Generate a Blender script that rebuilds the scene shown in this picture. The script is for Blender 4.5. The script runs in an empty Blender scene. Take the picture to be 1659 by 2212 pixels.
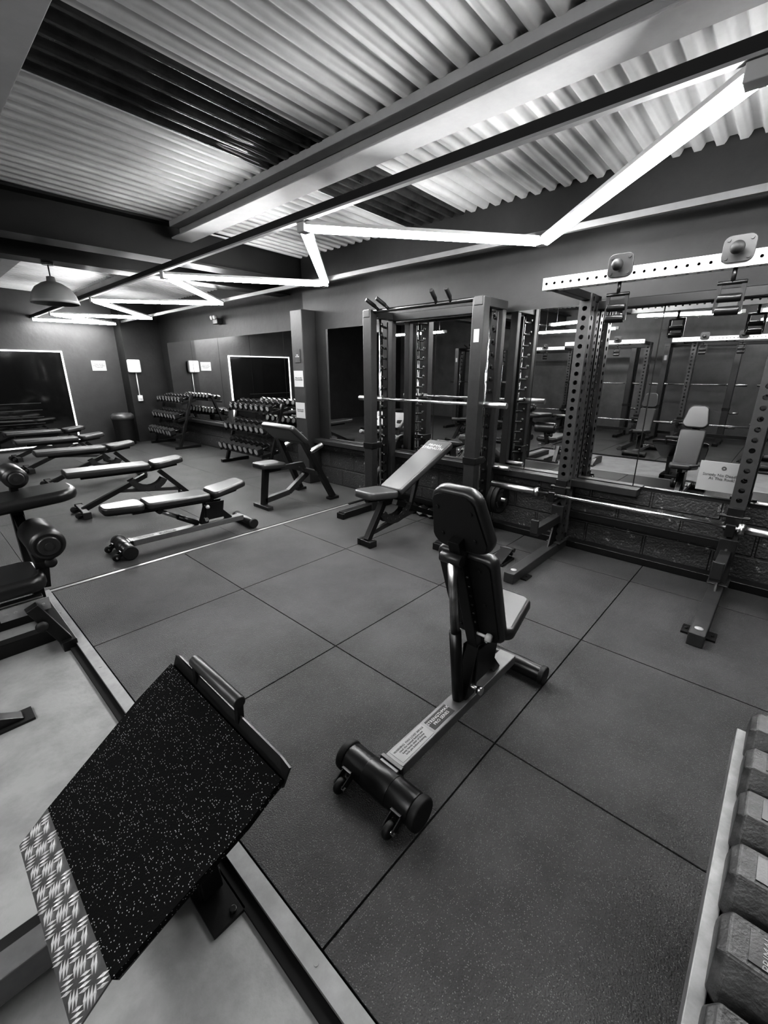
import bpy, bmesh, math, random
from mathutils import Matrix, Vector
random.seed(4)
S=bpy.context.scene; COL=S.collection
try:
    S.view_settings.view_transform='Standard'
    S.view_settings.look='High Contrast'
except Exception as e: print('LOOK',e)
V=Vector
# ---------------------------------------------------------------- materials
def mat(name,base,rough=.5,metal=0.,noise=0.,nscale=8.,bump=0.,bscale=60.,spec=.5,emit=0.,fleck=None,base2=None,pos=(.35,.68)):
    m=bpy.data.materials.new(name); m.use_nodes=True; nt=m.node_tree; N=nt.nodes; L=nt.links
    b=N['Principled BSDF']; g=(base,)*3+(1,)
    b.inputs['Base Color'].default_value=g; b.inputs['Roughness'].default_value=rough
    b.inputs['Metallic'].default_value=metal; b.inputs['Specular IOR Level'].default_value=spec
    if emit: b.inputs['Emission Color'].default_value=(1,1,1,1); b.inputs['Emission Strength'].default_value=emit
    tc=N.new('ShaderNodeTexCoord')
    last=None
    if noise or base2 is not None:
        n=N.new('ShaderNodeTexNoise'); n.inputs['Scale'].default_value=nscale; n.inputs['Detail'].default_value=8; n.inputs['Roughness'].default_value=.65
        L.new(tc.outputs['Object'],n.inputs['Vector'])
        r=N.new('ShaderNodeValToRGB'); lo=base*(1-noise); hi=base*(1+noise) if base2 is None else base2
        r.color_ramp.elements[0].position=pos[0]; r.color_ramp.elements[0].color=(lo,)*3+(1,)
        r.color_ramp.elements[1].position=pos[1]; r.color_ramp.elements[1].color=(hi,)*3+(1,)
        L.new(n.outputs['Fac'],r.inputs['Fac']); last=r.outputs['Color']
    if fleck:
        sc,th,val=fleck
        v=N.new('ShaderNodeTexVoronoi'); v.inputs['Scale'].default_value=sc
        L.new(tc.outputs['Object'],v.inputs['Vector'])
        c=N.new('ShaderNodeMath'); c.operation='LESS_THAN'; c.inputs[1].default_value=.28
        L.new(v.outputs['Distance'],c.inputs[0])
        sx=N.new('ShaderNodeSeparateColor'); L.new(v.outputs['Color'],sx.inputs[0])
        c2=N.new('ShaderNodeMath'); c2.operation='LESS_THAN'; c2.inputs[1].default_value=th; L.new(sx.outputs[0],c2.inputs[0])
        mu=N.new('ShaderNodeMath'); mu.operation='MULTIPLY'; L.new(c.outputs[0],mu.inputs[0]); L.new(c2.outputs[0],mu.inputs[1])
        mx=N.new('ShaderNodeMix'); mx.data_type='RGBA'; L.new(mu.outputs[0],mx.inputs[0])
        if last: L.new(last,mx.inputs[6])
        else: mx.inputs[6].default_value=g
        mx.inputs[7].default_value=(val,)*3+(1,); last=mx.outputs[2]
    if last: L.new(last,b.inputs['Base Color'])
    if bump:
        n=N.new('ShaderNodeTexNoise'); n.inputs['Scale'].default_value=bscale; n.inputs['Detail'].default_value=6
        L.new(tc.outputs['Object'],n.inputs['Vector'])
        bp=N.new('ShaderNodeBump'); bp.inputs['Strength'].default_value=bump; bp.inputs['Distance'].default_value=.01
        L.new(n.outputs['Fac'],bp.inputs['Height']); L.new(bp.outputs['Normal'],b.inputs['Normal'])
    return m
RUB=mat('rubber_floor',.056,.32,0,.35,2.2,.8,200,.5,fleck=(190,.5,.15))
SEAM_AND_SHADOW=mat('floor_seam_and_edge_shadow',.003,.9)  # tile seams, and the painted shadow strip along the edging
CONC=mat('painted_concrete',.19,.40,0,.10,5.0,.15,40,base2=.23,pos=(.36,.60))
TRIM=mat('alloy_trim',.30,.35,.4,.15,10)
XBM=mat('led_lit_crossbeam',.62,.4,0,.1,10)  # LED light falling on the beam is put into this pale base
LIP=mat('scuffed_grey_metal',.2,.45,.3,.25,14)
PAD=mat('black_vinyl',.016,.33,0,0,8,.06,350,.6)
FR=mat('black_powder_coat',.011,.30,0,.1,20,.05,300,.5)
FR2=mat('dark_grey_steel',.036,.36,.2,.1,20)
UPR=mat('upright_grey_coat',.055,.34,.2,.12,20)
CHR=mat('chrome',.75,.16,1)
STL=mat('brushed_steel',.5,.3,1,.1,30)
RBK=mat('black_rubber',.011,.6)
FLK=mat('flecked_rubber',.006,.85,0,0,8,.3,200,.12,fleck=(210,.36,.30))
CHK=mat('checker_alloy',.14,.4,.7,.15,25)
CHKM=mat('checker_alloy_marks',.9,.25,.6)
WALL=mat('dark_painted_wall',.013,.55,0,.3,3,.3,14)
WALLF=mat('dark_painted_end_wall',.026,.55,0,.2,3,.3,14)
WALLL=mat('grey_painted_far_wall',.08,.55,0,.2,3,.2,14)
WALLP=mat('painted_pillar',.024,.5,0,.1,3,.2,20)
ROOF=mat('light_corrugated_sheet',.60,.45,0,.12,2.)
ROOFD=mat('dark_rooflight_sheet',.05,.16,.1,.6,3.)
BEAM=mat('painted_beam',.34,.55,0,.08,4,.1,20)
RAIL=mat('dull_grey_rail',.13,.5,0,.1,6)
DBEAM=mat('dark_beam',.011,.5,0,.2,4)
WHITE=mat('white_plastic',.5,.4)
PAPER=mat('paper',.28,.6)
INK=mat('ink',.03,.6)
GREYINK=mat('grey_print',.09,.6)
LED=mat('led_diffuser',.9,.4,emit=82.)
LEDB=mat('led_bare_tube',.9,.4,emit=80.)
LEDS=mat('led_strip',.9,.4,emit=1.2)
MIR=mat('mirror_glass',.92,.01,1)
DGL=mat('dark_glass',.008,.06,0,spec=.8)
DBH=mat('hex_rubber',.045,.40,0,.6,16,.2,150)
DBHS=mat('hex_rubber_far',.015,.33,0,.1,12)
DEND=mat('hex_rubber_end',.26,.33,0,.1,12)
PRINT=mat('white_print',.5,.5)
ENAM=mat('grey_enamel',.18,.4)
def blockmat():
    m=mat('painted_blockwork',.018,.42,0,.3,6)
    nt=m.node_tree;N=nt.nodes;L=nt.links;b=N['Principled BSDF']
    b.inputs['Roughness'].default_value=.34
    tc=N.new('ShaderNodeTexCoord')
    sp=N.new('ShaderNodeSeparateXYZ');cb=N.new('ShaderNodeCombineXYZ')
    L.new(tc.outputs['Object'],sp.inputs[0]);L.new(sp.outputs[1],cb.inputs[0]);L.new(sp.outputs[2],cb.inputs[1])
    br=N.new('ShaderNodeTexBrick');br.inputs['Scale'].default_value=1;br.inputs['Brick Width'].default_value=.45;br.inputs['Row Height'].default_value=.225;br.inputs['Mortar Size'].default_value=.012;br.inputs['Mortar Smooth'].default_value=.5
    L.new(cb.outputs[0],br.inputs['Vector'])
    ns=N.new('ShaderNodeTexNoise');ns.inputs['Scale'].default_value=60;ns.inputs['Detail'].default_value=8;L.new(tc.outputs['Object'],ns.inputs['Vector'])
    h1=N.new('ShaderNodeMath');h1.operation='MULTIPLY';h1.inputs[1].default_value=.5;L.new(ns.outputs['Fac'],h1.inputs[0])
    ad=N.new('ShaderNodeMath');ad.operation='MULTIPLY_ADD';L.new(br.outputs['Fac'],ad.inputs[0]);ad.inputs[1].default_value=-1.;L.new(h1.outputs[0],ad.inputs[2])
    bp=N.new('ShaderNodeBump');bp.inputs['Strength'].default_value=1;bp.inputs['Distance'].default_value=.02;L.new(ad.outputs[0],bp.inputs['Height']);L.new(bp.outputs['Normal'],b.inputs['Normal'])
    n2=N.new('ShaderNodeTexNoise');n2.inputs['Scale'].default_value=11;n2.inputs['Detail'].default_value=14;n2.inputs['Roughness'].default_value=.9;L.new(tc.outputs['Object'],n2.inputs['Vector'])
    gt=N.new('ShaderNodeMath');gt.operation='GREATER_THAN';gt.inputs[1].default_value=.585;L.new(n2.outputs['Fac'],gt.inputs[0])
    mx=N.new('ShaderNodeMix');mx.data_type='RGBA';L.new(gt.outputs[0],mx.inputs[0]);mx.inputs[6].default_value=(.05,.05,.05,1);mx.inputs[7].default_value=(.4,.4,.4,1);L.new(mx.outputs[2],b.inputs['Base Color'])
    return m
BLOCK=blockmat()
# ---------------------------------------------------------------- mesh helpers
def frame(o,x,y):
    x=V(x).normalized(); y=V(y); z=x.cross(y).normalized(); y=z.cross(x)
    m=Matrix((x,y,z)).transposed().to_4x4(); m.translation=V(o); return m
def box(bm,c,s,m=None):
    c=V(c); vs=[];fs=[]
    for a in (-.5,.5):
        for b in (-.5,.5):
            for d in (-.5,.5):
                p=c+V((a*s[0],b*s[1],d*s[2])); vs.append(bm.verts.new(m@p if m else p))
    for f in ((0,1,3,2),(4,6,7,5),(0,4,5,1),(2,3,7,6),(0,2,6,4),(1,5,7,3)): fs.append(bm.faces.new([vs[i] for i in f]))
    return fs
def beam(bm,p0,p1,w,h,up=(0,0,1)):
    p0=V(p0);p1=V(p1);d=p1-p0;u=V(up)
    if abs(d.normalized().dot(u))>.98: u=V((0,1,0))
    y=u.cross(d)
    box(bm,(d.length/2,0,0),(d.length,w,h),frame(p0,d,y))
def cyl(bm,p0,p1,r,seg=20,r2=None):
    p0=V(p0);p1=V(p1);d=(p1-p0).normalized();a=d.orthogonal().normalized();b=d.cross(a);r2=r if r2 is None else r2
    A=[];B=[]
    for i in range(seg):
        t=2*math.pi*i/seg;q=a*math.cos(t)+b*math.sin(t);A.append(bm.verts.new(p0+q*r));B.append(bm.verts.new(p1+q*r2))
    for i in range(seg):
        f=bm.faces.new((A[i],A[(i+1)%seg],B[(i+1)%seg],B[i]));f.smooth=True
    bm.faces.new(A[::-1]);bm.faces.new(B)
def rcyl(bm,p0,p1,r,e=.01,seg=24):
    p0=V(p0);p1=V(p1);d=(p1-p0).normalized();a=d.orthogonal().normalized();b=d.cross(a);Lc=(p1-p0).length
    prof=[(0,r-e),(e*.3,r-e*.3),(e,r),(Lc-e,r),(Lc-e*.3,r-e*.3),(Lc,r-e)];R=[]
    for s,q in prof: R.append([bm.verts.new(p0+d*s+(a*math.cos(2*math.pi*i/seg)+b*math.sin(2*math.pi*i/seg))*q) for i in range(seg)])
    for j in range(len(R)-1):
        for i in range(seg):
            f=bm.faces.new((R[j][i],R[j][(i+1)%seg],R[j+1][(i+1)%seg],R[j+1][i]));f.smooth=True
    bm.faces.new(R[0][::-1]);bm.faces.new(R[-1])
def lathe(bm,c,prof,seg=32,axis=(0,0,1)):
    c=V(c);d=V(axis).normalized();a=d.orthogonal().normalized();b=d.cross(a);R=[]
    for r,z in prof: R.append([bm.verts.new(c+d*z+(a*math.cos(2*math.pi*i/seg)+b*math.sin(2*math.pi*i/seg))*max(r,1e-4)) for i in range(seg)])
    for j in range(len(R)-1):
        for i in range(seg):
            f=bm.faces.new((R[j][i],R[j][(i+1)%seg],R[j+1][(i+1)%seg],R[j+1][i]));f.smooth=True
def rr(L,W,R,n=6,W2=None):
    W2=W if W2 is None else W2; P=[]
    for cx,cy,a0 in ((L/2-R,W2/2-R,0),(-L/2+R,W/2-R,90),(-L/2+R,-W/2+R,180),(L/2-R,-W2/2+R,270)):
        for i in range(n+1):
            t=math.radians(a0+90*i/n);P.append((cx+R*math.cos(t),cy+R*math.sin(t)))
    return P
def slab(bm,out,t,e,m):
    n=len(out);nor=[]
    for i in range(n):
        a=V(out[i-1]);b=V(out[(i+1)%n]);d=(b-a).normalized();nor.append(V((d.y,-d.x)))
    rings=[(-t/2,e),(-t/2+e*.3,e*.3),(-t/2+e,0),(t/2-e,0),(t/2-e*.3,e*.3),(t/2,e)] if e>0 else [(-t/2,0),(t/2,0)]
    R=[]
    for z,i0 in rings: R.append([bm.verts.new(m@V((out[i][0]-nor[i].x*i0,out[i][1]-nor[i].y*i0,z))) for i in range(n)])
    for j in range(len(R)-1):
        for i in range(n):
            f=bm.faces.new((R[j][i],R[j][(i+1)%n],R[j+1][(i+1)%n],R[j+1][i]));f.smooth=e>0
    bm.faces.new(R[0][::-1]);bm.faces.new(R[-1])
def perf(bm,p0,L,w,axis_u,pitch=.05,hr=.0125,zax=(0,0,1)):
    z=V(zax).normalized();u=V(axis_u).normalized();v=z.cross(u);p0=V(p0)
    n=int(L/pitch+1e-6);rest=(L-n*pitch)
    for a,b in ((u,v),(v,-u),(-u,-v),(-v,u)):
        o=p0+a*(w/2)
        for k in range(n):
            z0=k*pitch;c=o+z*(z0+pitch/2);q=[];I=[]
            for i in range(8):
                t=math.radians(22.5+45*i);ct,st=math.cos(t),math.sin(t)
                I.append(bm.verts.new(c+b*(hr*ct)+z*(hr*st)))
                s=1/max(abs(ct),abs(st));q.append(bm.verts.new(c+b*(w/2*ct*s)+z*(pitch/2*st*s)))
            cor=[bm.verts.new(c+b*(w/2*sx)+z*(pitch/2*sz)) for sx,sz in ((1,1),(-1,1),(-1,-1),(1,-1))]
            for i in range(8): 
                j=(i+1)%8
                if i in (0,2,4,6): bm.faces.new((I[i],q[i],cor[i//2],q[j],I[j]))
                else: bm.faces.new((I[i],q[i],q[j],I[j]))
            J=[bm.verts.new(I[i].co-a*.012) for i in range(8)]
            for i in range(8):
                f=bm.faces.new((I[i],I[(i+1)%8],J[(i+1)%8],J[i]));f.material_index=1
        if rest>1e-4:
            bm.faces.new([bm.verts.new(o+b*x+z*y) for x,y in ((-w/2,n*pitch),(w/2,n*pitch),(w/2,L),(-w/2,L))])
    for zz in (0,L): bm.faces.new([bm.verts.new(p0+z*zz+u*x+v*y) for x,y in ((-w/2,-w/2),(w/2,-w/2),(w/2,w/2),(-w/2,w/2))])
def BM(): return bmesh.new()
def mk(name,bm,m,bevel=0):
    me=bpy.data.meshes.new(name);bmesh.ops.recalc_face_normals(bm,faces=bm.faces);bm.to_mesh(me);bm.free()
    for x in (m if isinstance(m,(list,tuple)) else [m]): me.materials.append(x)
    o=bpy.data.objects.new(name,me);COL.objects.link(o)
    if bevel:
        md=o.modifiers.new('b','BEVEL');md.width=bevel;md.segments=2;md.limit_method='ANGLE'
    return o
def thing(name,label,cat,loc=(0,0,0),yaw=0,group=None):
    o=bpy.data.objects.new(name,None);COL.objects.link(o);o.location=loc;o.rotation_euler=(0,0,yaw);o.empty_display_size=.1
    o['label']=label;o['category']=cat
    if group:o['group']=group
    return o
def part(root,name,bm,m,bevel=0,label=None,world=False):
    if world: bmesh.ops.translate(bm,verts=bm.verts,vec=-V(root.location))
    o=mk(name,bm,m,bevel);o.parent=root
    if label:o['label']=label
    return o
def P1(root,name,m,fn,*a,bevel=0,world=False,label=None,**k):
    bm=BM();fn(bm,*a,**k);return part(root,name,bm,m,bevel,label,world)
def text(root,s,m,mtx,size,depth=.0008,name='lettering',align='CENTER'):
    cu=bpy.data.curves.new('t','FONT');cu.body=s;cu.size=size;cu.align_x=align;cu.align_y='CENTER';cu.extrude=depth;cu.resolution_u=2;cu.space_line=.95
    t=bpy.data.objects.new('t',cu);COL.objects.link(t);bpy.context.view_layer.update()
    me=bpy.data.meshes.new_from_object(t.evaluated_get(bpy.context.evaluated_depsgraph_get()))
    bpy.data.objects.remove(t);me.name=name
    me.transform(mtx)
    me.materials.clear();me.materials.append(m)
    o=bpy.data.objects.new(name,me);COL.objects.link(o);o.parent=root;return o
def struct(name,bm,m,label=None,bevel=0):
    o=mk(name,bm,m,bevel);o['kind']='structure'
    if label:o['label']=label
    return o
def copy_thing(o,loc=None,yaw=None,par=None):
    c=o.copy();COL.objects.link(c)
    if par is not None:c.parent=par
    if loc is not None:c.location=loc
    if yaw is not None:c.rotation_euler[2]=yaw
    for k in o.children: copy_thing(k,par=c)
    return c
def box2(bm,x0,x1,y0,y1,z0,z1): box(bm,((x0+x1)/2,(y0+y1)/2,(z0+z1)/2),(x1-x0,y1-y0,z1-z0))
# ---------------------------------------------------------------- room
XW=3.83;XA=4.18;YS=4.94;YF=10.8;XL=-5.;YB=-4.
FZ=-.03
P_=lambda name,m,lab,b,*boxes:(lambda bm:([box2(bm,*q) for q in boxes],struct(name,bm,m,lab,b)))(BM())
P_('floor',CONC,'worn light grey painted concrete floor',0,(XL-.2,XA+.2,YB-.2,YF+.2,-.13,FZ))
bm=BM()
def tiles(bm,xs,ys,g=.0035):
    for i in range(len(xs)-1):
        for j in range(len(ys)-1):
            x0,x1,y0,y1=xs[i]+g,xs[i+1]-g,ys[j]+g,ys[j+1]-g
            box(bm,((x0+x1)/2,(y0+y1)/2,-.0075),(x1-x0,y1-y0,.015))
tiles(bm,[.44,1.37,2.37,3.37,XW],[YB,-3.37,-2.37,-1.37,-.37,.63,1.63,2.63,3.57])
tiles(bm,[XL,-4.1,-2.6,-1.1,.4,1.9,3.0,XA],[3.63,5.6,7.6,9.6,YF],.0015)
tiles(bm,[XL,-4.1,-3.1,-2.1,-1.1],[YB,-2.4,-1.4,-.4,.6,1.6,2.6,3.62])
struct('floor.001',bm,RUB,'dark speckled rubber gym tiles')
P_('floor.002',SEAM_AND_SHADOW,'dark underlay visible in tile seams',0,(.44,XW,YB,3.57,-.025,-.0155),(XL,XA,3.63,YF,-.025,-.0155),(XL,-1.1,YB,3.62,-.025,-.0155))
bm=BM();box(bm,(.412,(YB+3.63)/2,-.006),(.05,3.63-YB,.014))
for y in (-.6,.3,.62,1.5,2.4,3.2): cyl(bm,(.412,y,0),(.412,y,.003),.007,12)
struct('trim_1',bm,TRIM,'silver metal edging strip of the rubber floor')
P_('trim_16',SEAM_AND_SHADOW,'dark strip painted as the shadow beside the metal edging',0,(.353,.387,YB,3.6,-.03,-.018))  # near-black strip on the concrete stands in for the edging's shadow
P_('trim_2',TRIM,'thin silver joint strip between floor areas',0,(.437,3.3,3.585,3.615,-.013,.001))
H=3.0
P_('wall_right.001',BLOCK,'rough black painted blockwork',0,(XW,XW+.5,YB,YS,-.1,.58),(XA,XA+.2,YS,YF,-.1,.52))
P_('wall_right',WALL,None,0,(XW,XW+.5,YB,YS,.58,H),(XA,XA+.2,YS,YF,.52,H))
P_('wall_back',WALLF,None,0,(XL-.2,XA+.2,YF,YF+.2,-.1,H))
P_('wall_left',WALLL,None,0,(XL-.2,XL,YB,YF,-.1,H))
P_('wall_front',WALLF,None,0,(XL-.2,XW+.4,YB-.2,YB,-.1,H))
P_('wall_corner',WALL,None,0,(3.42,XA,YF-.4,YF,-.03,H))
P_('wall_pillar',WALLP,'grey painted pillar between the mirrors',.008,(XW-.22,XW,4.70,4.93,0,2.20))
P_('trim_3',FR2,'dark painted timber ledge under the mirrors',.006,(XW-.12,XW,.76,4.70,.545,.605))
P_('trim_4',FR2,'dark painted timber ledge under the mirrors',.006,(XA-.12,XA,4.95,10.2,.47,.53))
P_('baseboard_right',FR,'black timber strip at the wall foot',.005,(XW-.1,XW,-3,3.3,0,.06))
def rz(x): return 2.92-.028*x
bm=BM();pit=.118;st=pit/12
n=int((YF-YB)/st);prev=None
for k in range(n+2):
    y=YB+k*st;ph=(y/pit)%1
    s=math.sin(2*math.pi*ph);q=max(-1,min(1,2.4*s))*.5+.5
    h=.036*q
    a=bm.verts.new((XL,y,rz(XL)+h));b=bm.verts.new((XA,y,rz(XA)+h))
    if prev:
        f=bm.faces.new((prev[0],prev[1],b,a));f.smooth=True
        f.material_index=1 if (2.54<y<3.16 or 7.2<y<7.7 or -1.9<y<-1.4) else 0
    prev=(a,b)
struct('ceiling',bm,[ROOF,ROOFD],'light corrugated roof sheets with dark rooflights')
def ibeam(bm,p0,p1,w,h,t=.014):
    p0=V(p0);p1=V(p1)
    beam(bm,p0+V((0,0,-h/2+t/2)),p1+V((0,0,-h/2+t/2)),w,t);beam(bm,p0+V((0,0,h/2-t/2)),p1+V((0,0,h/2-t/2)),w,t);beam(bm,p0,p1,.02,h-2*t)
bm=BM();ibeam(bm,(2.3,YB,2.79),(2.3,4.86,2.79),.2,.15);beam(bm,(2.24,YB,2.84),(2.24,4.86,2.84),.09,.05);struct('trim_5',bm,BEAM,'pale painted steel roof beam',.004)
bm=BM();ibeam(bm,(.6,YB,2.81),(.6,4.86,2.81),.2,.16);struct('trim_6',bm,BEAM,'pale painted steel roof beam',.004)
bm=BM();ibeam(bm,(XL,5.0,2.7),(XA,5.0,2.7),.26,.34,.02);struct('trim_7',bm,DBEAM,'dark steel cross beam')
bm=BM();ibeam(bm,(XL,5.8,2.68),(XA,5.8,2.68),.26,.34,.02);box(bm,((XL+XA)/2,5.4,2.83),(XA-XL,.6,.02));struct('trim_8',bm,DBEAM,'dark steel cross beam with soffit')
bm=BM();ibeam(bm,(1.3,5.95,2.79),(1.3,YF,2.79),.16,.15);struct('trim_9',bm,BEAM,'pale painted steel roof beam')
bm=BM();ibeam(bm,(2.7,5.95,2.79),(2.7,YF,2.79),.16,.15);struct('trim_10',bm,BEAM,'pale painted steel roof beam')
bm=BM();ibeam(bm,(-2.2,YB,2.85),(-2.2,4.86,2.85),.2,.16);struct('trim_11',bm,BEAM,'pale painted steel roof beam')
ZL=2.36
bm=BM();beam(bm,(2.06,YB,ZL+.075),(2.06,YF,ZL+.075),.05,.045);struct('trim_12',bm,DBEAM,'dark steel lighting rail')
bm=BM();beam(bm,(2.05,YB,ZL+.046),(2.05,YF,ZL+.046),.034,.012);struct('trim_13',bm,BEAM,'pale lower edge of the lighting rail')
bm=BM();beam(bm,(3.47,YB,ZL+.065),(3.47,YF,ZL+.065),.04,.04);struct('trim_14',bm,RAIL,'dull grey steel conduit rail')
# ---------------------------------------------------------------- LED zigzag
VS=[(3.44,-1.0),(2.06,.29),(3.44,1.59),(2.06,2.60),(3.42,4.0),(2.06,4.82),(3.36,6.15),(2.06,7.12),(3.40,8.75),(2.05,9.3),(3.3,10.3),(2.0,10.5)]
def led(p,q,lab,grp,wires=False):
    mid=(V((p[0],p[1],ZL))+V((q[0],q[1],ZL)))/2
    t=thing('led_tube_light',lab,'ceiling light',tuple(mid),0,grp)
    d=(V((q[0]-p[0],q[1]-p[1],0)))/2
    u=-d.normalized()*.012
    bm=BM();beam(bm,-d-u,d+u,.03 if wires else .082,.022);bmesh.ops.translate(bm,verts=bm.verts,vec=(0,0,.026));part(t,'housing',bm,WHITE,.003)
    bm=BM();beam(bm,-d-u*1.5,d+u*1.5,.056,.034 if wires else .030);part(t,'diffuser',bm,LEDB if wires else LED)
    bm=BM();box(bm,-d-u*1.5+V((0,0,.01)),(.07,.07,.056));part(t,'end_bracket',bm,WHITE,.004)
    if wires:
        for s in (-.8,.8): P1(t,'hanging_wire',STL,cyl,d*s+V((0,0,.03)),d*s+V((0,0,.62)),.003,6)
for i in range(len(VS)-1):
    led(VS[i],VS[i+1],'bright white LED tube in a zigzag hung from ceiling rails','zigzag LED tubes')
for p,q in (((-3.4,3.2),(-3.4,5.0)),((-1.6,6.5),(-1.6,8.3)),((-1.7,.9),(-1.2,2.3)),((-1.7,4.0),(-1.2,2.5)),((-1.7,.7),(-1.2,-.8)),((-3.4,-1.2),(-3.4,.8))):
    led(p,q,'straight white LED tube across the gym','opposite LED tubes',True)
# ---------------------------------------------------------------- mirrors
def mirror(y0,y1,x=XW,z0=.61,z1=1.97):
    t=thing('wall_mirror','frameless mirror panel on the dark wall','mirror',(x-.0055,(y0+y1)/2,(z0+z1)/2),0,'wall mirror panels')
    bm=BM();box(bm,(0,0,0),(.01,abs(y1-y0)-.008,z1-z0));part(t,'mirror_pane',bm,MIR)
for a,b in ((3.75,4.5),(2.8,3.75),(1.74,2.8),(.82,1.74),(-.2,.82),(-1.3,-.2),(-2.4,-1.3)): mirror(a,b)
for a,b in ((5.0,5.9),(5.9,6.85),(6.85,7.9),(7.9,8.98),(8.98,10.08)): mirror(a,b,XA,.54,2.04)
# ---------------------------------------------------------------- far wall window frame
t=thing('framed_wall_mirror','dark glass panel framed by a glowing white strip','mirror',(1.75,YF-.02,.95))
x0,x1,z0,z1=.6,2.39,.08,1.82
P1(t,'glass_panel',DGL,box2,x0,x1,YF-.03,YF-.001,z0,z1,world=True)
bm=BM();e=.026
box2(bm,x0,x1,YF-.05,YF-.001,z1,z1+e);box2(bm,x1,x1+e,YF-.05,YF-.001,z0-e,z1+e);box2(bm,x0-e,x0,YF-.05,YF-.001,z0-e,z1+e);box2(bm,x0,x1,YF-.05,YF-.001,z0-e,z0)
part(t,'lit_frame',bm,LEDS,world=True)
for z in (.4,.5,.62,.75,.88): P1(t,'stripe_reflection',FR2,box2,x0+.02,1.9,YF-.034,YF-.029,z,z+.012,world=True)  # thin bars drawn as reflections in the dark glass
FB=lambda x,y,z:frame((x,y,z),(1,0,0),(0,0,1))
RB=lambda x,y,z:frame((x,y,z),(0,-1,0),(0,0,1))
def sign_far(x,z,w,h,s,lab,size):
    t=thing('paper_notice',lab,'sign',(x,YF-.0035,z));bm=BM();box(bm,(0,0,0),(w,.006,h));part(t,'sheet',bm,PAPER)
    text(t,s,GREYINK,FB(0,-.0045,0),size)
sign_far(3.02,1.58,.26,.2,'Please do not\ndrop the weights\nThank you','white paper notice on the dark far wall',.032)
def sign_r(x,y,z,w,h,s,lab,size,m=PAPER,ti=GREYINK):
    t=thing('paper_notice',lab,'sign',(x,y,z));bm=BM();box(bm,(0,0,0),(.006,w,h));part(t,'sheet',bm,m)
    text(t,s,ti,RB(-.0045,0,0),size)
    return t
t=sign_r(XW-.0145,.275,.765,.28,.21,'Strictly No Deadlifts\nAt This Rack!','white card notice against the mirror beside the squat rack',.0275)
bm=BM();lathe(bm,(-.004,0,.065),[(.004,0),(.014,0),(.014,.001),(.01,.001)],20,(-1,0,0));part(t,'round_emblem',bm,GREYINK)
PX=XW-.22-.0035
sign_r(PX,4.815,1.38,.19,.2,'Please Do Not\nDrop Dumbbells','white paper notice taped to the grey pillar',.023)
sign_r(PX,4.815,.98,.19,.2,'Please Re-rack\nYour Weights','white paper notice taped to the grey pillar',.023)
sign_r(PX,4.815,1.66,.11,.16,'FIRE\nACTION','small dark notice on the grey pillar',.02,UPR,PRINT)
t=thing('wall_box','white plastic dispenser box with cable on the far wall','electrical box',(3.54,YF-.4-.052,1.57))
bm=BM();slab(bm,rr(.26,.24,.03),.1,.02,frame((0,0,0),(0,0,1),(1,0,0)));part(t,'cover',bm,WHITE)
P1(t,'conduit',WHITE,cyl,(.03,.04,-.12),(.03,.04,-.6),.012,10)
bm=BM();box(bm,(.03,.025,-.65),(.09,.05,.12));box(bm,(.03,-.005,-.65),(.04,.02,.04));part(t,'socket',bm,WHITE,.006)
t=thing('emergency_light','small pale twin-lamp emergency light on the wall','emergency light',(XA-.051,7.75,2.3))
bm=BM();box(bm,(0,0,0),(.1,.16,.09));part(t,'body',bm,FR2,.01)
for s in (-.05,.05):
    P1(t,'lamp_head',WHITE,lathe,(-.06,s,.06),[(.001,-.02),(.03,-.02),(.035,.03),(.03,.035),(.001,.03)],16,(-1,0,-.2))
t=thing('pendant_lamp','grey metal dome pendant lamp hung from dark beam','pendant lamp',(1.34,5.8,2.24))
bm=BM();lathe(bm,(0,0,0),[(.2,-.108),(.205,-.11),(.21,-.105),(.205,-.08),(.19,-.02),(.15,.04),(.09,.08),(.04,.1),(.035,.14),(.001,.15)],40);lathe(bm,(0,0,0),[(.2,-.108),(.185,-.02),(.145,.035),(.08,.075),(.001,.08)],40);part(t,'lamp_shade',bm,ENAM)
P1(t,'cord',RBK,cyl,(0,0,.14),(0,0,.25),.006,8)
P1(t,'ceiling_rose',FR2,cyl,(0,0,.245),(0,0,.27),.05,20)
bm=BM();bmesh.ops.create_uvsphere(bm,u_segments=16,v_segments=10,radius=.04,matrix=Matrix.Translation((0,0,0)));part(t,'bulb',bm,WHITE)
t=thing('waste_bin','black plastic swing-top waste bin by the wall','bin',(3.12,10.25,0))
bm=BM();lathe(bm,(0,0,0),[(.001,0),(.17,0),(.175,.02),(.2,.52),(.205,.53)],28);part(t,'bin_body',bm,RBK)
bm=BM();lathe(bm,(0,0,0),[(.19,.51),(.215,.53),(.22,.55),(.215,.6),(.17,.64),(.16,.64),(.15,.6),(.001,.6)],28);part(t,'lid',bm,UPR)
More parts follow.
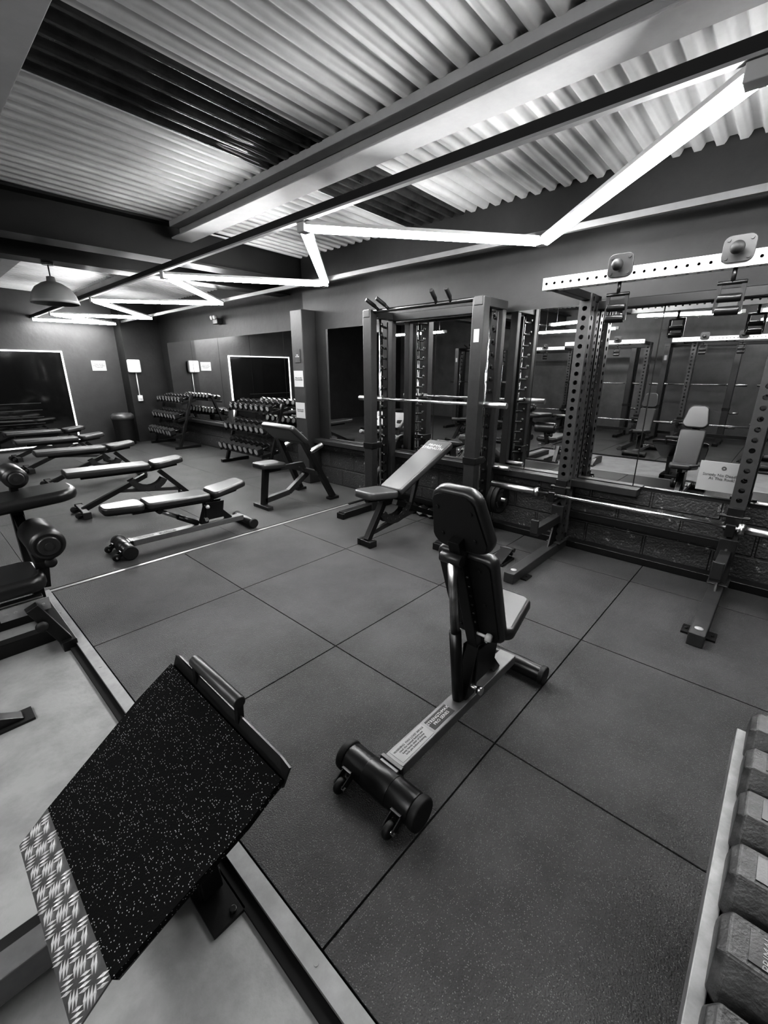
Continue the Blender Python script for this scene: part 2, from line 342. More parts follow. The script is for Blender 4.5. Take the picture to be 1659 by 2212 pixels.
# ---------------------------------------------------------------- adjustable bench (roller foot)
PADL2=mat('black_vinyl_paler',.03,.32,0,0,8,.06,350,.6)  # somewhat paler base than black_vinyl
PADL=mat('grey_vinyl',.055,.36,0,0,8,.06,350,.6)  # palest vinyl base, used on the incline bench
RAILM=mat('grey_base_rail',.12,.36,.2,.1,20)
STK=mat('pale_sticker',.24,.5)
def adj_bench(loc,yaw,L,px,blen,ang,sang,lab,slen=.3,pz=.36,PM=None):
    PM=PM or PADL2
    t=thing('adjustable_weight_bench',lab,'weight bench',loc,yaw)
    a=math.radians(ang);d=V((-math.cos(a),0,math.sin(a)));n=V((math.sin(a),0,math.cos(a)));P=V((px,0,pz))
    P1(t,'front_foot',FR,rcyl,(0,-.16,.062),(0,.16,.062),.056,.008,32)
    for s in (-1,1): P1(t,'end_cap',RBK,rcyl,(0,s*.158,.062),(0,s*.19,.062),.0595,.008,32)
    for s in (-1,1):
        w=P1(t,'wheel',RBK,rcyl,(-.095,s*.12-.012,.030),(-.095,s*.12+.012,.030),.030,.008,24)
        P1(w,'axle',CHR,cyl,(-.095,s*.12-.028,.030),(-.095,s*.12+.028,.030),.008,12)
        bm=BM()
        for q in (-.02,.02): beam(bm,(-.10,s*.12+q,.03),(-.03,s*.12+q,.07),.004,.03)
        box(bm,(-.045,s*.12,.075),(.04,.044,.004));part(t,'wheel_bracket',bm,FR2)
    P1(t,'rear_foot',FR,rcyl,(L,-.17,.048),(L,.17,.048),.042,.006,28)
    for s in (-1,1): P1(t,'end_cap',RBK,rcyl,(L,s*.165,.048),(L,s*.192,.048),.0465,.006,28)
    P1(t,'base_rail',RAILM,box,(L/2,0,.085),(L-.06,.085,.05),bevel=.004)
    bm=BM();box(bm,(.055,0,.07),(.02,.1,.09));cyl(bm,(0,-.06,.062),(0,.06,.062),.0585,32);part(t,'rail_clamp',bm,FR,.003)
    P1(t,'sticker',STK,box,(.175,0,.1105),(.19,.068,.001))
    text(t,'WARNING  MAX LOAD 300 KG\nread the manual before use\nkeep hands clear of frame\nlock pin before training',INK,frame((.175,0,.1115),(1,0,0),(0,1,0)),.0125,.0002)
    P1(t,'sticker',INK,box,(.355,0,.1105),(.14,.055,.001))
    text(t,'STRENGTHMAX\nPRO SERIES',PRINT,frame((.355,0,.1115),(1,0,0),(0,1,0)),.020,.0002)
    bm=BM();beam(bm,(px-.06,0,.1),(px+.02,0,pz-.02),.06,.07,(1,0,0))
    beam(bm,(px+.2,0,.1),(px+.02,0,pz-.03),.05,.05,(1,0,0))
    for s in (-1,1):
        m=frame((px+.03,s*.036,pz-.09),(1,0,0),(0,0,1))
        slab(bm,[(-.07,-.1),(.09,-.1),(.12,.06),(-.06,.07)],.006,0,m)
    part(t,'mast',bm,FR,.003)
    sa=math.radians(sang);sd=V((math.cos(sa),0,math.sin(sa)));sn=V((-math.sin(sa),0,math.cos(sa)))
    so=P+sd*.02;P1(t,'seat_bracket',FR,beam,so,so+sd*(slen*.8),.05,.035)
    P1(t,'seat',PM,slab,rr(slen,.29,.045,6,.22),.06,.018,frame(P+sd*(slen/2+.035)+sn*.05,sd,(0,1,0)))
    hl=blen*.36;bl=blen-hl-.014
    Y=n.cross(d)
    P1(t,'backrest',PM,slab,rr(bl,.25,.035,6,.26),.055,.016,frame(P+d*(bl/2)+n*.05,d,Y))
    P1(t,'headrest',PM,slab,rr(hl,.26,.065,8,.21),.055,.016,frame(P+d*(bl+.014+hl/2)+n*.05,d,Y))
    for c0,LL,W,R,W2,qs in ((bl/2,bl-.03,.22,.03,.23,(-.18,0,.18)),(bl+.014+hl/2,hl-.03,.23,.05,.18,(-.06,.06))):
        bm=BM();slab(bm,rr(LL,W,R,4,W2),.008,0,frame(P+d*c0+n*.018,d,Y))
        for q in qs:
            for s in (-.07,.07): cyl(bm,P+d*(c0+q)+Y*s+n*.016,P+d*(c0+q)+Y*s+n*.008,.008,8)
        part(t,'backing_board',bm,RBK)
    bm=BM();beam(bm,P-d*.02-n*.005,P+d*(blen*.74)-n*.005,.05,.04,tuple(n))
    for q in range(6): cyl(bm,P+d*(.14+.05*q)+Y*-.035-n*.01,P+d*(.14+.05*q)+Y*.035-n*.01,.007,8)
    part(t,'back_frame',bm,FR,.003)
    top=P+d*(blen*.66)-n*.045;bot=V((px-.11,0,.12))
    if ang<20: top=P+d*(blen*.5)-n*.03
    P1(t,'strut_sleeve',FR,cyl,bot,bot.lerp(top,.52),.025,16)
    P1(t,'strut_rod',STL,cyl,bot.lerp(top,.5),top,.019,16)
    P1(t,'strut_hinge',FR2,cyl,top-V((0,.045,0)),top+V((0,.045,0)),.022,16)
    bm=BM();c=P+V((-.03,-.07,.06 if ang>20 else -.05));cyl(bm,c+V((0,.05,0)),c,.007,10);lathe(bm,c,[(.001,0),(.017,0),(.019,.01),(.016,.022),(.001,.024)],16,(0,-1,0));part(t,'adjustment_knob',bm,WHITE)
    bm=BM();c=V((px-.05,-.06,.16));cyl(bm,c+V((0,.06,0)),c,.01,10);cyl(bm,c-V((0,.02,0)),c,.018,14);part(t,'adjustment_knob',bm,STL)
    return t
AB=adj_bench((.88,.82,0),0,.98,.60,.76,70,6,'black adjustable bench with near-upright backrest standing on rubber tiles')
adj_bench((1.03,3.93,0),math.radians(-3),1.1,.74,.86,2,10,'black adjustable bench set flat with roller foot beside floor strip',slen=.34,pz=.33)
# ---------------------------------------------------------------- X-frame bench
def flat_bench(loc,yaw,L,px,ang,lab,grp=None,logo=None,blen=.8,padM=PAD,rw=.36):
    t=thing('folding_weight_bench',lab,'weight bench',loc,yaw,grp);pz=.39
    a=math.radians(ang);d=V((-math.cos(a),0,math.sin(a)));n=V((math.sin(a),0,math.cos(a)));P=V((px,0,pz));Y=n.cross(d)
    P1(t,'front_foot',FR,box,(0,0,.045),(.06,.44,.05),bevel=.005)
    P1(t,'rear_foot',FR,box,(L,0,.03),(.07,rw,.05),bevel=.005)
    for s in (-1,1):
        P1(t,'end_cap',RBK,box,(L,s*(rw/2+.01),.03),(.08,.03,.06),bevel=.004);P1(t,'end_cap',RBK,box,(0,s*.225,.04),(.075,.02,.07),bevel=.004)
    for s in (-1,1):
        bm=BM();rcyl(bm,(-.06,s*.14-.014,.034),(-.06,s*.14+.014,.034),.034,.006,20);cyl(bm,(-.06,s*.14-.025,.034),(0,s*.14-.025,.045),.008,8);part(t,'wheel',bm,RBK)
    P1(t,'leg',FR,beam,(0,0,.05),(px-.05,0,.33),.06,.05,bevel=.004);P1(t,'leg',FR,beam,(L,0,.05),(px+.1,0,.36),.06,.05,bevel=.004)
    P1(t,'brace',FR2,beam,(px*.5,0,.2),(L-.06,0,.11),.04,.04,bevel=.003)
    for s in (-.04,.04):
        bm=BM()
        for i in range(8):
            q=[bm.verts.new((px-.03+r*math.cos(math.radians(200+(i+e)*16)),s,pz-.02+r*math.sin(math.radians(200+(i+e)*16)))) for r,e in ((.16,0),(.23,0),(.23,1),(.16,1))]
            bm.faces.new(q)
            c=V((px-.03+.195*math.cos(math.radians(208+i*16)),s,pz-.02+.195*math.sin(math.radians(208+i*16))))
            cyl(bm,c+V((0,-.006,0)),c+V((0,.006,0)),.012,8)
        part(t,'adjustment_arc',bm,FR2)
    bm=BM();beam(bm,P-d*.02,P+d*(blen*.85),.05,.04,tuple(n));beam(bm,P,P+V((.3,0,.03)),.05,.04)
    if ang>10: beam(bm,P+d*.42,V((px-.25,0,.19)),.04,.03)
    part(t,'pad_frame',bm,FR,.003)
    P1(t,'backrest',padM,slab,rr(blen,.26,.03,5,.29),.065,.016,frame(P+d*(blen/2+.02)+n*.055,d,Y))
    P1(t,'seat',padM,slab,rr(.34,.29,.06,6,.24),.065,.016,frame(P+V((.19,0,.07)),(1,0,.1),(0,1,0)))
    if logo:
        text(t,logo,PRINT,frame(P+d*(blen-.1)+n*.0885,-Y,d),.05,.0006)
    return t
for i,(x,y,l) in enumerate(((1.1,5.42,1.1),(1.15,7.1,1.1),(1.15,8.45,1.1),(1.2,9.7,1.1))):
    FBN=flat_bench((x,y,0),math.radians(-4+2*i),l,.72,1,'black flat bench with folding X frame in a row','row of flat benches',padM=PADL2)
flat_bench((3.55,2.5,0),math.pi-.05,1.0,.70,26,'black incline bench set inside the smith machine',logo='PRIMAL\nSTRENGTH',padM=PADL,rw=.12)
# ---------------------------------------------------------------- foot plate station
t=thing('footplate_station','black speckled rubber footplate with checker edge on steel stand','exercise machine',(.25,1.06,FZ))
A1=V((.435,1.392,.525));A2=V((.431,.739,.525));A3=V((.03,.792,.286));A4=V((.03,1.338,.286))
n=(A1-A4).cross(A3-A4).normalized()
if n.z<0:n=-n
def quadslab(bm,pts,n,t):
    A=[bm.verts.new(p) for p in pts];B=[bm.verts.new(p-n*t) for p in pts];k=len(pts)
    bm.faces.new(A);bm.faces.new(B[::-1])
    for i in range(k): bm.faces.new((A[i],B[i],B[(i+1)%k],A[(i+1)%k]))
P1(t,'foot_plate',FLK,quadslab,[A1,A1.lerp(A4,.3)+V((0,.012,0)),A4,A3,A2.lerp(A3,.25)-V((0,.01,0)),A2],n,.018,world=True)
P1(t,'backing_plate',FR2,quadslab,[p-n*.0185 for p in (A1,A4,A3,A2)],n,.006,world=True)
lo1=A1+V((.0,0,-.03));lo2=A2+V((0,0,-.03))
P1(t,'lip',FR,quadslab,[lo1,lo2,lo2+V((.022,-.005,.05)),lo2+V((.02,.03,.065)),lo1+V((.02,-.03,.065)),lo1+V((.022,.005,.05))],V((-1,0,.3)).normalized(),.006,world=True)
P1(t,'handle',FR2,rcyl,(.458,.965,.600),(.458,1.245,.600),.019,.005,24,world=True)
for y in (.975,1.235): P1(t,'handle_bracket',FR,beam,(.455,y,.5),(.458,y,.605),.02,.02,world=True,bevel=.002)
Q4=V((-.048,1.335,.222));Q3=V((-.048,.795,.222));n2=(A4-Q4).cross(Q3-Q4).normalized()
if n2.z<0:n2=-n2
bm=BM();quadslab(bm,[A4+V((0,0,.001)),Q4,Q3,A3+V((0,0,.001))],n2,.005)
ex=(A4-Q4);ex=(ex-ex.dot(V((0,1,0)))*V((0,1,0))).normalized();ey=V((0,1,0));W=(A3-Q3).length
cs=.036
for a in range(3):
    for b in range(15):
        cc=Q3+ex*((a+.48)*cs)+ey*(.018+b*.0360)+n2*.0008
        th=math.radians(62 if (a+b)%2 else -28);dd=ex*math.cos(th)+ey*math.sin(th);pp=n2.cross(dd)
        for k in (-1.5,-.5,.5,1.5):
            ll=.0185-.0018*abs(k);q=cc+pp*(k*.0088);w0=(q-Q3).dot(ex)
            if w0>W-.008 or w0<.008: continue
            a1,a2,b1,b2,tp=[bm.verts.new(v) for v in (q-dd*ll,q+dd*ll,q-pp*.0034,q+pp*.0034,q+n2*.0045)]
            for tri in ((a1,b1,tp),(b1,a2,tp),(a2,b2,tp),(b2,a1,tp)):
                f=bm.faces.new(tri);f.material_index=1
part(t,'checker_edge',bm,[CHK,CHKM],world=True)
P1(t,'support_post',FR,beam,(.31,1.0,FZ+.03),(.29,1.0,.40),.06,.06,(0,1,0),world=True,bevel=.004)
P1(t,'support_post',FR,beam,(.08,1.2,FZ+.05),(.12,1.2,.29),.06,.06,(0,1,0),world=True,bevel=.004)
bm=BM();box(bm,(.31,.97,FZ+.006),(.1,.18,.012));cyl(bm,(.33,.90,FZ+.01),(.33,.90,FZ+.022),.011,8);part(t,'floor_bracket',bm,FR,world=True,bevel=.002)
bm=BM();box(bm,(.31,1.12,FZ+.04),(.07,.26,.08));box(bm,(-.1,1.22,FZ+.04),(.89,.07,.08));part(t,'base_frame',bm,FR,world=True,bevel=.004)
P1(t,'grey_crossmember',RAILM,box2,-.6,.03,1.10,1.17,FZ+.06,FZ+.14,world=True,bevel=.004)
# ---------------------------------------------------------------- leg machine at left
t=thing('leg_curl_machine','black padded leg machine with roller pads and round knobs','exercise machine',(.1,3.1,FZ))
bm=BM();box(bm,(.36,3.05,FZ+.03),(.07,.62,.06));box(bm,(-.1,2.95,FZ+.04),(.9,.07,.08));box(bm,(-.1,3.3,FZ+.04),(.9,.07,.08));beam(bm,(.36,2.8,.0),(.24,2.8,.27),.06,.06,(0,1,0));beam(bm,(.34,3.3,0),(.34,3.3,.72),.06,.06,(0,1,0));part(t,'base_frame',bm,FR,world=True,bevel=.004)
for y in (2.88,3.1): P1(t,'slide_rail',STL,box,(.0,y,.27),(.62,.05,.05),world=True,bevel=.003)
bm=BM();box(bm,(.22,2.84,.25),(.22,.008,.07))
for i in range(5): cyl(bm,(.14+.04*i,2.83,.25),(.14+.04*i,2.845,.25),.008,10)
part(t,'selector_plate',bm,TRIM,world=True)
P1(t,'seat',PAD,slab,rr(.7,.36,.09,8),.09,.03,frame((0,3.0,.37),(1,0,0),(0,1,0)),world=True)
P1(t,'arm_pad',PAD,slab,rr(.66,.32,.12,8),.07,.025,frame((.30,3.2,.765),(1,0,.05),(0,1,0)),world=True)
for c,r,l in (((.385,3.0,.575),.085,.34),((.37,3.35,.885),.062,.24)):
    c=V(c);rp=P1(t,'roller_pad',PAD,rcyl,c+V((0,-l/2,0)),c+V((0,l/2,0)),r,.02,28,world=True)
    bm=BM();rcyl(bm,c+V((0,-l/2-.018,0)),c+V((0,-l/2+.005,0)),r*.62,.006,24);cyl(bm,c+V((0,-l/2-.024,0)),c+V((0,-l/2-.01,0)),r*.25,12);part(t,'roller_cap',bm,FR2,world=True)
bm=BM();beam(bm,(.38,3.0,.58),(.34,2.96,.30),.05,.06);beam(bm,(.36,3.3,.88),(.34,3.3,.6),.04,.04);beam(bm,(.34,3.3,.65),(.34,2.9,.45),.05,.05);part(t,'roller_arm',bm,FR,world=True,bevel=.003)
for c,l in (((.385,2.93,.46),.06),((.26,2.80,.16),.04)):
    bm=BM();c=V(c);cyl(bm,c+V((0,l,0)),c+V((0,-.04,0)),.01,10);lathe(bm,c+V((0,-.035,0)),[(.001,0),(.026,0),(.03,.008),(.028,.02),(.012,.026),(.001,.026)],18,(0,-1,0))
    part(t,'adjustment_knob',bm,RBK,world=True)
t=thing('machine_foot','black angled steel machine foot on the concrete','machine foot',(-.05,2.3,FZ))
bm=BM();slab(bm,[(-.35,0),(.12,0),(.12,.02),(-.05,.11),(-.35,.11)],.06,0,frame((0,0,0),(1,0,0),(0,0,1)));part(t,'foot_beam',bm,FR,.004)
P1(t,'foot_pad',RBK,box,(.09,0,.006),(.13,.1,.012))
# ---------------------------------------------------------------- smith machine
def smith(loc,yaw,lab):
    t=thing('smith_machine',lab,'smith machine',loc,yaw)
    yl,yr=1.25,0.
    for y in (yl,yr):
        P1(t,'post',FR2,box,(-.03,y,1.02),(.09,.11,2.04),bevel=.006)
        P1(t,'rear_post',FR2,box,(.30,y,1.0),(.06,.07,2.0),bevel=.005)
        bm=BM();box(bm,(-.05,y,.035),(.86,.09,.07));box(bm,(-.49,y,.03),(.03,.1,.06));part(t,'foot',bm,FR,.005)
        P1(t,'guide_rod',CHR,cyl,(.12,y,.07),(.12,y,2.0),.012,16)
        bm=BM();box(bm,(.2,y,1.0),(.02,.06,1.9))
        for i in range(17):
            z=.3+i*.1;cyl(bm,(.2,y,z),(.10,y-.05,z),.011,10);cyl(bm,(.10,y-.05,z),(.085,y-.055,z+.03),.011,10)
        part(t,'catch_ladder',bm,FR)
        P1(t,'top_rail',FR2,box,(.13,y,2.01),(.42,.08,.07),bevel=.005)
    P1(t,'cross_beam',FR,box,(.3,.62,2.0),(.06,1.2,.07),bevel=.004)
    P1(t,'cross_beam',FR,box,(.3,.62,.12),(.05,1.2,.06),bevel=.004)
    P1(t,'pull_up_bar',FR,cyl,(-.02,-.0,2.03),(-.02,1.25,2.03),.018,14)
    for y,k in ((1.13,.02),(1.0,.02),(.45,-.02),(.3,-.02)):
        bm=BM();cyl(bm,(-.02,y,2.03),(-.08,y+k,2.08),.014,14);rcyl(bm,(-.06,y+k*.7,2.065),(-.16,y+k*2,2.12),.018,.005,16)
        part(t,'pull_up_handle',bm,RBK)
    P1(t,'smith_bar',CHR,cyl,(.06,-.22,1.2),(.06,1.47,1.2),.014,16)
    for y in (-.08,1.33):P1(t,'bar_sleeve',STL,cyl,(.06,y-.17,1.2),(.06,y+.17,1.2),.025,16)
    for y in (yl,yr):
        P1(t,'safety_stop',FR,box,(.0,y,.72),(.16,.13,.06),bevel=.004)
    P1(t,'warning_label',PAPER,box,(-.0765,yr,1.75),(.002,.05,.1))
    for z in (.32,.62):
        P1(t,'plate_peg',STL,cyl,(.3,0,z),(.3,-.2,z),.022,16)
        P1(t,'plate_peg',STL,cyl,(.3,1.25,z),(.3,1.45,z),.022,16)
    return t
SM=smith((3.38,2.02,0),0,'grey steel smith machine with peg ladders beside the mirror')
def plate(loc,r,w=.045,lab='black rubber tri-grip weight plate on a storage peg'):
    t=thing('weight_plate',lab,'weight plate',loc,0,'stored weight plates')
    prof=[(.026,-w/2),(.05,-w/2),(.055,-w*.3),(r*.82,-w*.3),(r*.86,-w/2),(r*.97,-w/2),(r,-w*.3),(r,w*.3),(r*.97,w/2),(r*.86,w/2),(r*.82,w*.3),(.055,w*.3),(.05,w/2),(.026,w/2),(.026,-w/2)]
    P1(t,'plate_disc',RBK,lathe,(0,0,0),prof,40,(0,1,0))
    for k in range(3):
        th=math.radians(90+120*k);c=V((math.cos(th)*r*.6,0,math.sin(th)*r*.6));dd=V((-math.sin(th),0,math.cos(th)))
        P1(t,'grip',UPR,box,(0,0,0),(r*.5,r*.16,w*.75),frame(c,dd,c.normalized()))
for y in (1.935,1.885): plate((3.68,y,.32),.14)
plate((3.68,3.36,.62),.14);plate((3.68,3.37,.32),.14)
# ---------------------------------------------------------------- power rack
def rack(loc,yaw,lab):
    t=thing('squat_rack',lab,'squat rack',loc,yaw)
    for y in (0,1.14):
        P1(t,'upright',[UPR,RBK],perf,(0,y,.06),1.95,.085,(1,0,0),.065,.0175)
        P1(t,'rear_upright',[UPR,RBK],perf,(.17,y,.06),1.95,.06,(1,0,0),.05,.0135)
        bm=BM();box(bm,(-.34,y,.04),(1.05,.08,.08));box(bm,(-.0,y,.085),(.16,.12,.012));part(t,'foot',bm,UPR,.005)
        bm=BM();box(bm,(-.70,y,.006),(.1,.17,.012));cyl(bm,(-.7,y+.065,.01),(-.7,y+.065,.022),.009,8);cyl(bm,(-.7,y-.065,.01),(-.7,y-.065,.022),.009,8);part(t,'floor_bracket',bm,FR)
        P1(t,'round_badge',PAPER,lathe,(-.79,y,.0805),[(.001,.001),(.022,.001),(.022,0)],20)
        P1(t,'gusset',FR,slab,[(0,0),(.15,0),(.03,.28),(0,.28)],.012,0,frame((-.04,y,.08),(-1,0,0),(0,0,1)))
        for z in (.1,1.0,1.94): P1(t,'side_link',FR,box,(.085,y,z),(.12,.05,.05))
        P1(t,'top_arm',FR,beam,(.2,y,1.99),(-.62,y,1.99),.06,.05,bevel=.004)
        bm=BM();box(bm,(-.055,y,.55),(.03,.09,.16));box(bm,(-.14,y,.492),(.18,.05,.03));box(bm,(-.235,y,.522),(.02,.05,.08));cyl(bm,(-.06,y-.08,.57),(-.06,y+.08,.57),.012,10);part(t,'bar_catch',bm,FR,.004)
        bm=BM();box(bm,(-.06,y+.0,.34),(.03,.1,.15));box(bm,(-.28,y+.0,.30),(.44,.06,.07));box(bm,(-.5,y,.34),(.02,.06,.11));part(t,'spotter_arm',bm,FR2,.004)
    P1(t,'cross_beam',[XBM,RBK],perf,(-.62,-.25,2.0),1.45,.07,(1,0,0),.05,.008,(0,1,0),label='perforated crossbeam coloured pale for the LED light on it')
    for z in (1.95,.3): P1(t,'rear_cross_beam',FR,box,(.17,.57,z),(.05,1.1,.06),bevel=.004)
    for y in (.22,.75):
        bm=BM();slab(bm,rr(.13,.12,.03,4),.012,.002,frame((-.66,y,2.045),(0,1,0),(0,0,1)))
        for a in (-.045,.045):
            for b in (-.04,.04): cyl(bm,(-.672,y+a,2.045+b),(-.66,y+a,2.045+b),.008,8)
        part(t,'grip_plate',bm,FR2)
        bm=BM();cyl(bm,(-.66,y,2.04),(-.71,y,2.04),.012,12);bmesh.ops.create_uvsphere(bm,u_segments=24,v_segments=14,radius=.030,matrix=Matrix.Translation((-.72,y,2.04)))
        for f in bm.faces: f.smooth=True
        part(t,'ball_grip',bm,RBK)
    for y in (.22,.75):
        bm=BM();cyl(bm,(-.63,y,1.97),(-.63,y,1.9),.01,8)
        for s in (-.05,.05): beam(bm,(-.63,y+s,1.9),(-.63,y+s,1.76),.008,.02)
        cyl(bm,(-.63,y-.06,1.9),(-.63,y+.06,1.9),.01,8);rcyl(bm,(-.63,y-.05,1.77),(-.63,y+.05,1.77),.022,.005,14);rcyl(bm,(-.63,y-.05,1.83),(-.63,y+.05,1.83),.02,.005,14)
        part(t,'hanging_grip',bm,FR)
    return t
RK=rack((3.6,.14,0),0,'black perforated squat rack with pull-up grips in front of mirror')
BB=t=thing('barbell','chrome olympic barbell resting on the squat rack hooks','barbell',(3.44,.76,.522))
P1(t,'shaft',CHR,cyl,(0,-.665,0),(0,.665,0),.014,20)
for s in (-1,1):
    P1(t,'sleeve',STL,cyl,(0,s*.66,0),(0,s*1.09,0),.0255,22)
    P1(t,'collar',STL,cyl,(0,s*.655,0),(0,s*.69,0),.038,22)
t=thing('landmine_pivot','black steel pedal bracket lying by the rack foot','rack attachment',(3.05,1.5,0))
bm=BM();box(bm,(0,0,.01),(.2,.12,.02));beam(bm,(-.1,0,.02),(.08,0,.09),.1,.012);part(t,'base_plate',bm,FR,.003)
bm=BM();cyl(bm,(.09,-.06,.085),(.09,.06,.085),.018,12);beam(bm,(.09,0,.08),(.14,0,.02),.05,.02);part(t,'hinge',bm,FR2)
for x,y in ((-2.6,1.6),(-2.6,3.5),(-2.9,-.3),(-2.9,-2.2),(-4.2,5.6)):
    c=copy_thing(RK,(x,y,0),math.pi);c['label']='black perforated squat rack across the gym seen in mirrors'
    c=copy_thing(BB,(x+.16,y-.57,.522),0);c['label']='chrome barbell on a rack across the gym seen in mirrors'
for x,y in ((-2.8,6.9),(-4.0,2.3),(-4.1,.4),(-4.1,-1.6),(-4.0,4.2)):
    c=copy_thing(SM,(x,y,0),math.pi);c['label']='grey smith machine across the gym seen in the mirrors'
for x,y,yw in ((-2.2,.06,.0),(-2.2,1.98,0),(-1.9,4.4,.2),(-2.1,-1.85,0)):
    c=copy_thing(AB,(x,y,0),yw);c['label']='black upright adjustable bench across the gym seen in mirrors'
for x,y,yw in ((-1.6,5.4,0),(-1.6,8.0,.1)):
    c=copy_thing(FBN,(x,y,0),yw);c['label']='black flat bench across the gym seen in mirrors';c['group']='row of flat benches'
# ---------------------------------------------------------------- seated bench station
t=thing('seated_press_bench','black bench station with seat, angled pad and sloping legs','weight bench',(2.95,4.22,0))
P1(t,'front_post',FR,beam,(2.56,4.2,.02),(2.62,4.2,.44),.06,.06,(0,1,0),world=True,bevel=.004)
P1(t,'front_foot',FR2,box,(2.55,4.2,.02),(.07,.3,.04),world=True,bevel=.004)
for ya,yb in ((4.0,3.92),(4.46,4.56)):
    bm=BM();beam(bm,(2.95,ya,.82),(3.34,yb,.03),.055,.075,(0,1,0));box(bm,(3.34,yb,.015),(.14,.08,.03));part(t,'sloping_leg',bm,FR,world=True,bevel=.004)
bm=BM();beam(bm,(2.57,4.2,.08),(2.9,4.2,.12),.06,.06);beam(bm,(2.9,4.2,.12),(3.2,4.22,.3),.06,.06);beam(bm,(3.17,3.95,.34),(3.17,4.52,.34),.05,.05);beam(bm,(3.17,4.22,.28),(3.17,4.22,.36),.05,.05);beam(bm,(2.62,4.2,.42),(3.14,4.22,.42),.05,.05);beam(bm,(3.12,4.22,.43),(3.17,4.22,.33),.05,.05);part(t,'frame',bm,FR2,world=True,bevel=.004)
P1(t,'cross_tube',FR2,beam,(2.99,3.98,.74),(2.99,4.48,.74),.05,.05,world=True,bevel=.004)
P1(t,'seat',PADL2,slab,rr(.3,.3,.05,6,.24),.06,.018,frame((2.66,4.2,.48),(-1,0,.05),(0,1,0)),world=True)
P1(t,'arm_pad',PADL2,slab,rr(.6,.30,.04,6),.07,.02,frame((2.93,4.24,.80),(0,1,0),(-.55,0,.5)),world=True)
for y in (3.96,4.5): P1(t,'bar_rest',STL,rcyl,(3.06,y,.6),(3.24,y,.66),.03,.006,14,world=True)
# ---------------------------------------------------------------- dumbbells
def hexd(bm,r,hl,gl):
    for s in (-1,1):
        a=s*(gl/2);b=s*(gl/2+hl);e=s*.008
        R=[]
        for x,q in ((a,r*.86),(a+e,r),(b-e,r),(b,r*.86),(b+.0005*s,r*.66)):
            R.append([bm.verts.new((x,q*math.cos(math.radians(30+60*i)),q*math.sin(math.radians(30+60*i)))) for i in range(6)])
        for j in range(4):
            for i in range(6): bm.faces.new((R[j][i],R[j][(i+1)%6],R[j+1][(i+1)%6],R[j+1][i]))
        bm.faces.new(R[0]);f=bm.faces.new(R[4]);f.material_index=1
def small_db(mm,r,lab,grp):
    d=bpy.data.meshes.new('hex_dumbbell');bm=BM();hexd(bm,r,r*1.35,.12);cyl(bm,(-.07,0,0),(.07,0,0),.015,10)
    bmesh.ops.recalc_face_normals(bm,faces=bm.faces);bm.to_mesh(d);bm.free();d.materials.append(DBHS);d.materials.append(DEND)
    o=bpy.data.objects.new('hex_dumbbell',d);COL.objects.link(o);o.matrix_world=mm
    o['label']=lab;o['category']='dumbbell';o['group']=grp
RX=3.74
def wall_rack(yc,length,grp):
    t=thing('dumbbell_rack','black three-tier dumbbell rack against the wall','dumbbell rack',(RX,yc,0))
    for s in (-1,1):
        bm=BM();y=s*(length/2);beam(bm,(-.12,y,.03),(.22,y,1.0),.05,.05,(0,1,0));box(bm,(.03,y,.025),(.5,.06,.05))
        for z,x in ((.27,-.08),(.58,.04),(.9,.15)): beam(bm,(x-.14,y,z-.03),(x+.16,y,z+.02),.03,.05)
        part(t,'side_frame',bm,FR,.004)
    for z,x in ((.27,-.08),(.58,.04),(.9,.15)):
        bm=BM();m=frame((x,0,z),(1,0,.22),(0,1,0));box(bm,(-.08,0,0),(.045,length,.012),m);box(bm,(.08,0,0),(.045,length,.012),m);box(bm,(-.12,0,.012),(.006,length,.05),m);part(t,'shelf',bm,FR2)
        nn=int((length-.06)/.135)
        for i in range(nn):
            r={.27:.078,.58:.070,.9:.058}[z]*random.uniform(.93,1.05)
            mm=m.copy();c=m@V((0,-length/2+.09+i*(length-.18)/(nn-1),.007+r*1.0))
            mm.translation=V((RX,yc,0))+c
            small_db(mm,r,'black rubber hex dumbbell on the wall rack',grp)
wall_rack(6.35,1.25,'dumbbells on the rack by the pillar');wall_rack(9.4,1.2,'dumbbells on the corner rack')
for i in range(4):
    small_db(frame((3.66,2.98-i*.13,.0535),(1,0,0),(0,1,0)),.06,'small black hex dumbbell on the floor behind the bench','floor dumbbells by the smith machine')
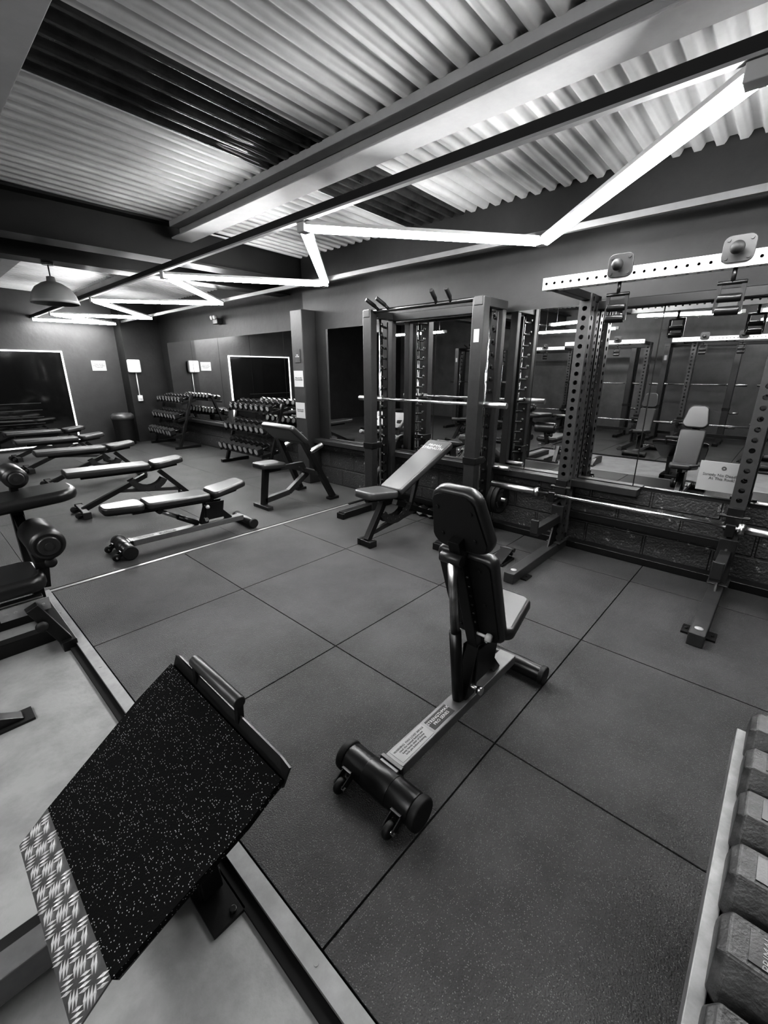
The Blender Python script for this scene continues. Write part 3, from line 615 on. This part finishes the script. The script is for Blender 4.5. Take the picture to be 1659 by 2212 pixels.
# ---------------------------------------------------------------- near dumbbell rack
t=thing('dumbbell_rack','low steel dumbbell rack with pale metal shelf lip','dumbbell rack',(.8,-.28,0))
X0,X1=-.6,1.47
bm=BM();box2(bm,X0,X1,-.080,-.072,.40,.47);box2(bm,X0,X1,-.098,-.072,.464,.472);part(t,'shelf_lip',bm,LIP,world=True,bevel=.002,label='pale scuffed metal lip')
bm=BM();box2(bm,X0,X1,-.42,-.08,.40,.412);part(t,'shelf',bm,FR2,world=True)
for x in (X0+.03,X1-.06):
    bm=BM();beam(bm,(x,-.30,.0),(x,-.28,.40),.06,.05,(1,0,0));beam(bm,(x,-.44,0),(x,-.42,.5),.06,.05,(1,0,0));box(bm,(x,-.27,.385),(.05,.36,.03));box(bm,(x,-.34,.03),(.05,.3,.06));part(t,'side_frame',bm,FR,world=True,bevel=.004)
def hexhead(bm,y0,y1,r):
    e=.014 if y1>y0 else -.014;R=[]
    for y,q in ((y0,r*.8),(y0+e,r),(y1-e,r),(y1,r*.80)):
        R.append([bm.verts.new((q*math.cos(math.radians(60*i)),y,q*math.sin(math.radians(60*i)))) for i in range(6)])
    for j in range(3):
        for i in range(6): bm.faces.new((R[j][i],R[j][(i+1)%6],R[j+1][(i+1)%6],R[j+1][i]))
    bm.faces.new(R[0]);bm.faces.new(R[3])
def near_db(x,z,r,label_txt):
    t=thing('hex_dumbbell','worn black rubber hex dumbbell on the low rack','dumbbell',(x,-.283,z),0,'dumbbells on the low rack')
    for s in (1,-1):
        bm=BM();hexhead(bm,s*.055,s*.19,r);part(t,'head',bm,DBH,.003)
    P1(t,'handle',STL,lathe,(0,-.07,0),[(.014,0),(.015,.03),(.0175,.07),(.015,.11),(.014,.14)],18,(0,1,0))
    P1(t,'badge',FR,box,(0,.125,r*.866+.0012),(r*.72,.05,.0015))
    text(t,label_txt,STK,frame((0,.125,r*.866+.0024),(1,0,0),(0,1,0)),.0185,.0003)
for i in range(12):
    x=1.42-i*.162
    if x<-.5: break
    near_db(x,.484,.081,'PRIMAL' if i%2==0 else '%gKG'%(30-2.5*i))
# ---------------------------------------------------------------- camera
yaw,pitch=.7432,.3133
fh=V((math.cos(yaw),math.sin(yaw),0));fw=fh*math.cos(pitch)-V((0,0,1))*math.sin(pitch);r=fw.cross(V((0,0,1))).normalized();u=r.cross(fw)
cam=bpy.data.cameras.new('camera');co=bpy.data.objects.new('camera',cam);COL.objects.link(co)
m=Matrix((r,u,-fw)).transposed().to_4x4();m.translation=V((0,0,1.48));co.matrix_world=m
cam.sensor_fit='HORIZONTAL';cam.sensor_width=36;cam.lens=36*942/1659;cam.clip_start=.02
S.camera=co
w=bpy.data.worlds.new('w');w.use_nodes=True;w.node_tree.nodes['Background'].inputs[0].default_value=(1,1,1,1);w.node_tree.nodes['Background'].inputs[1].default_value=.03;S.world=w
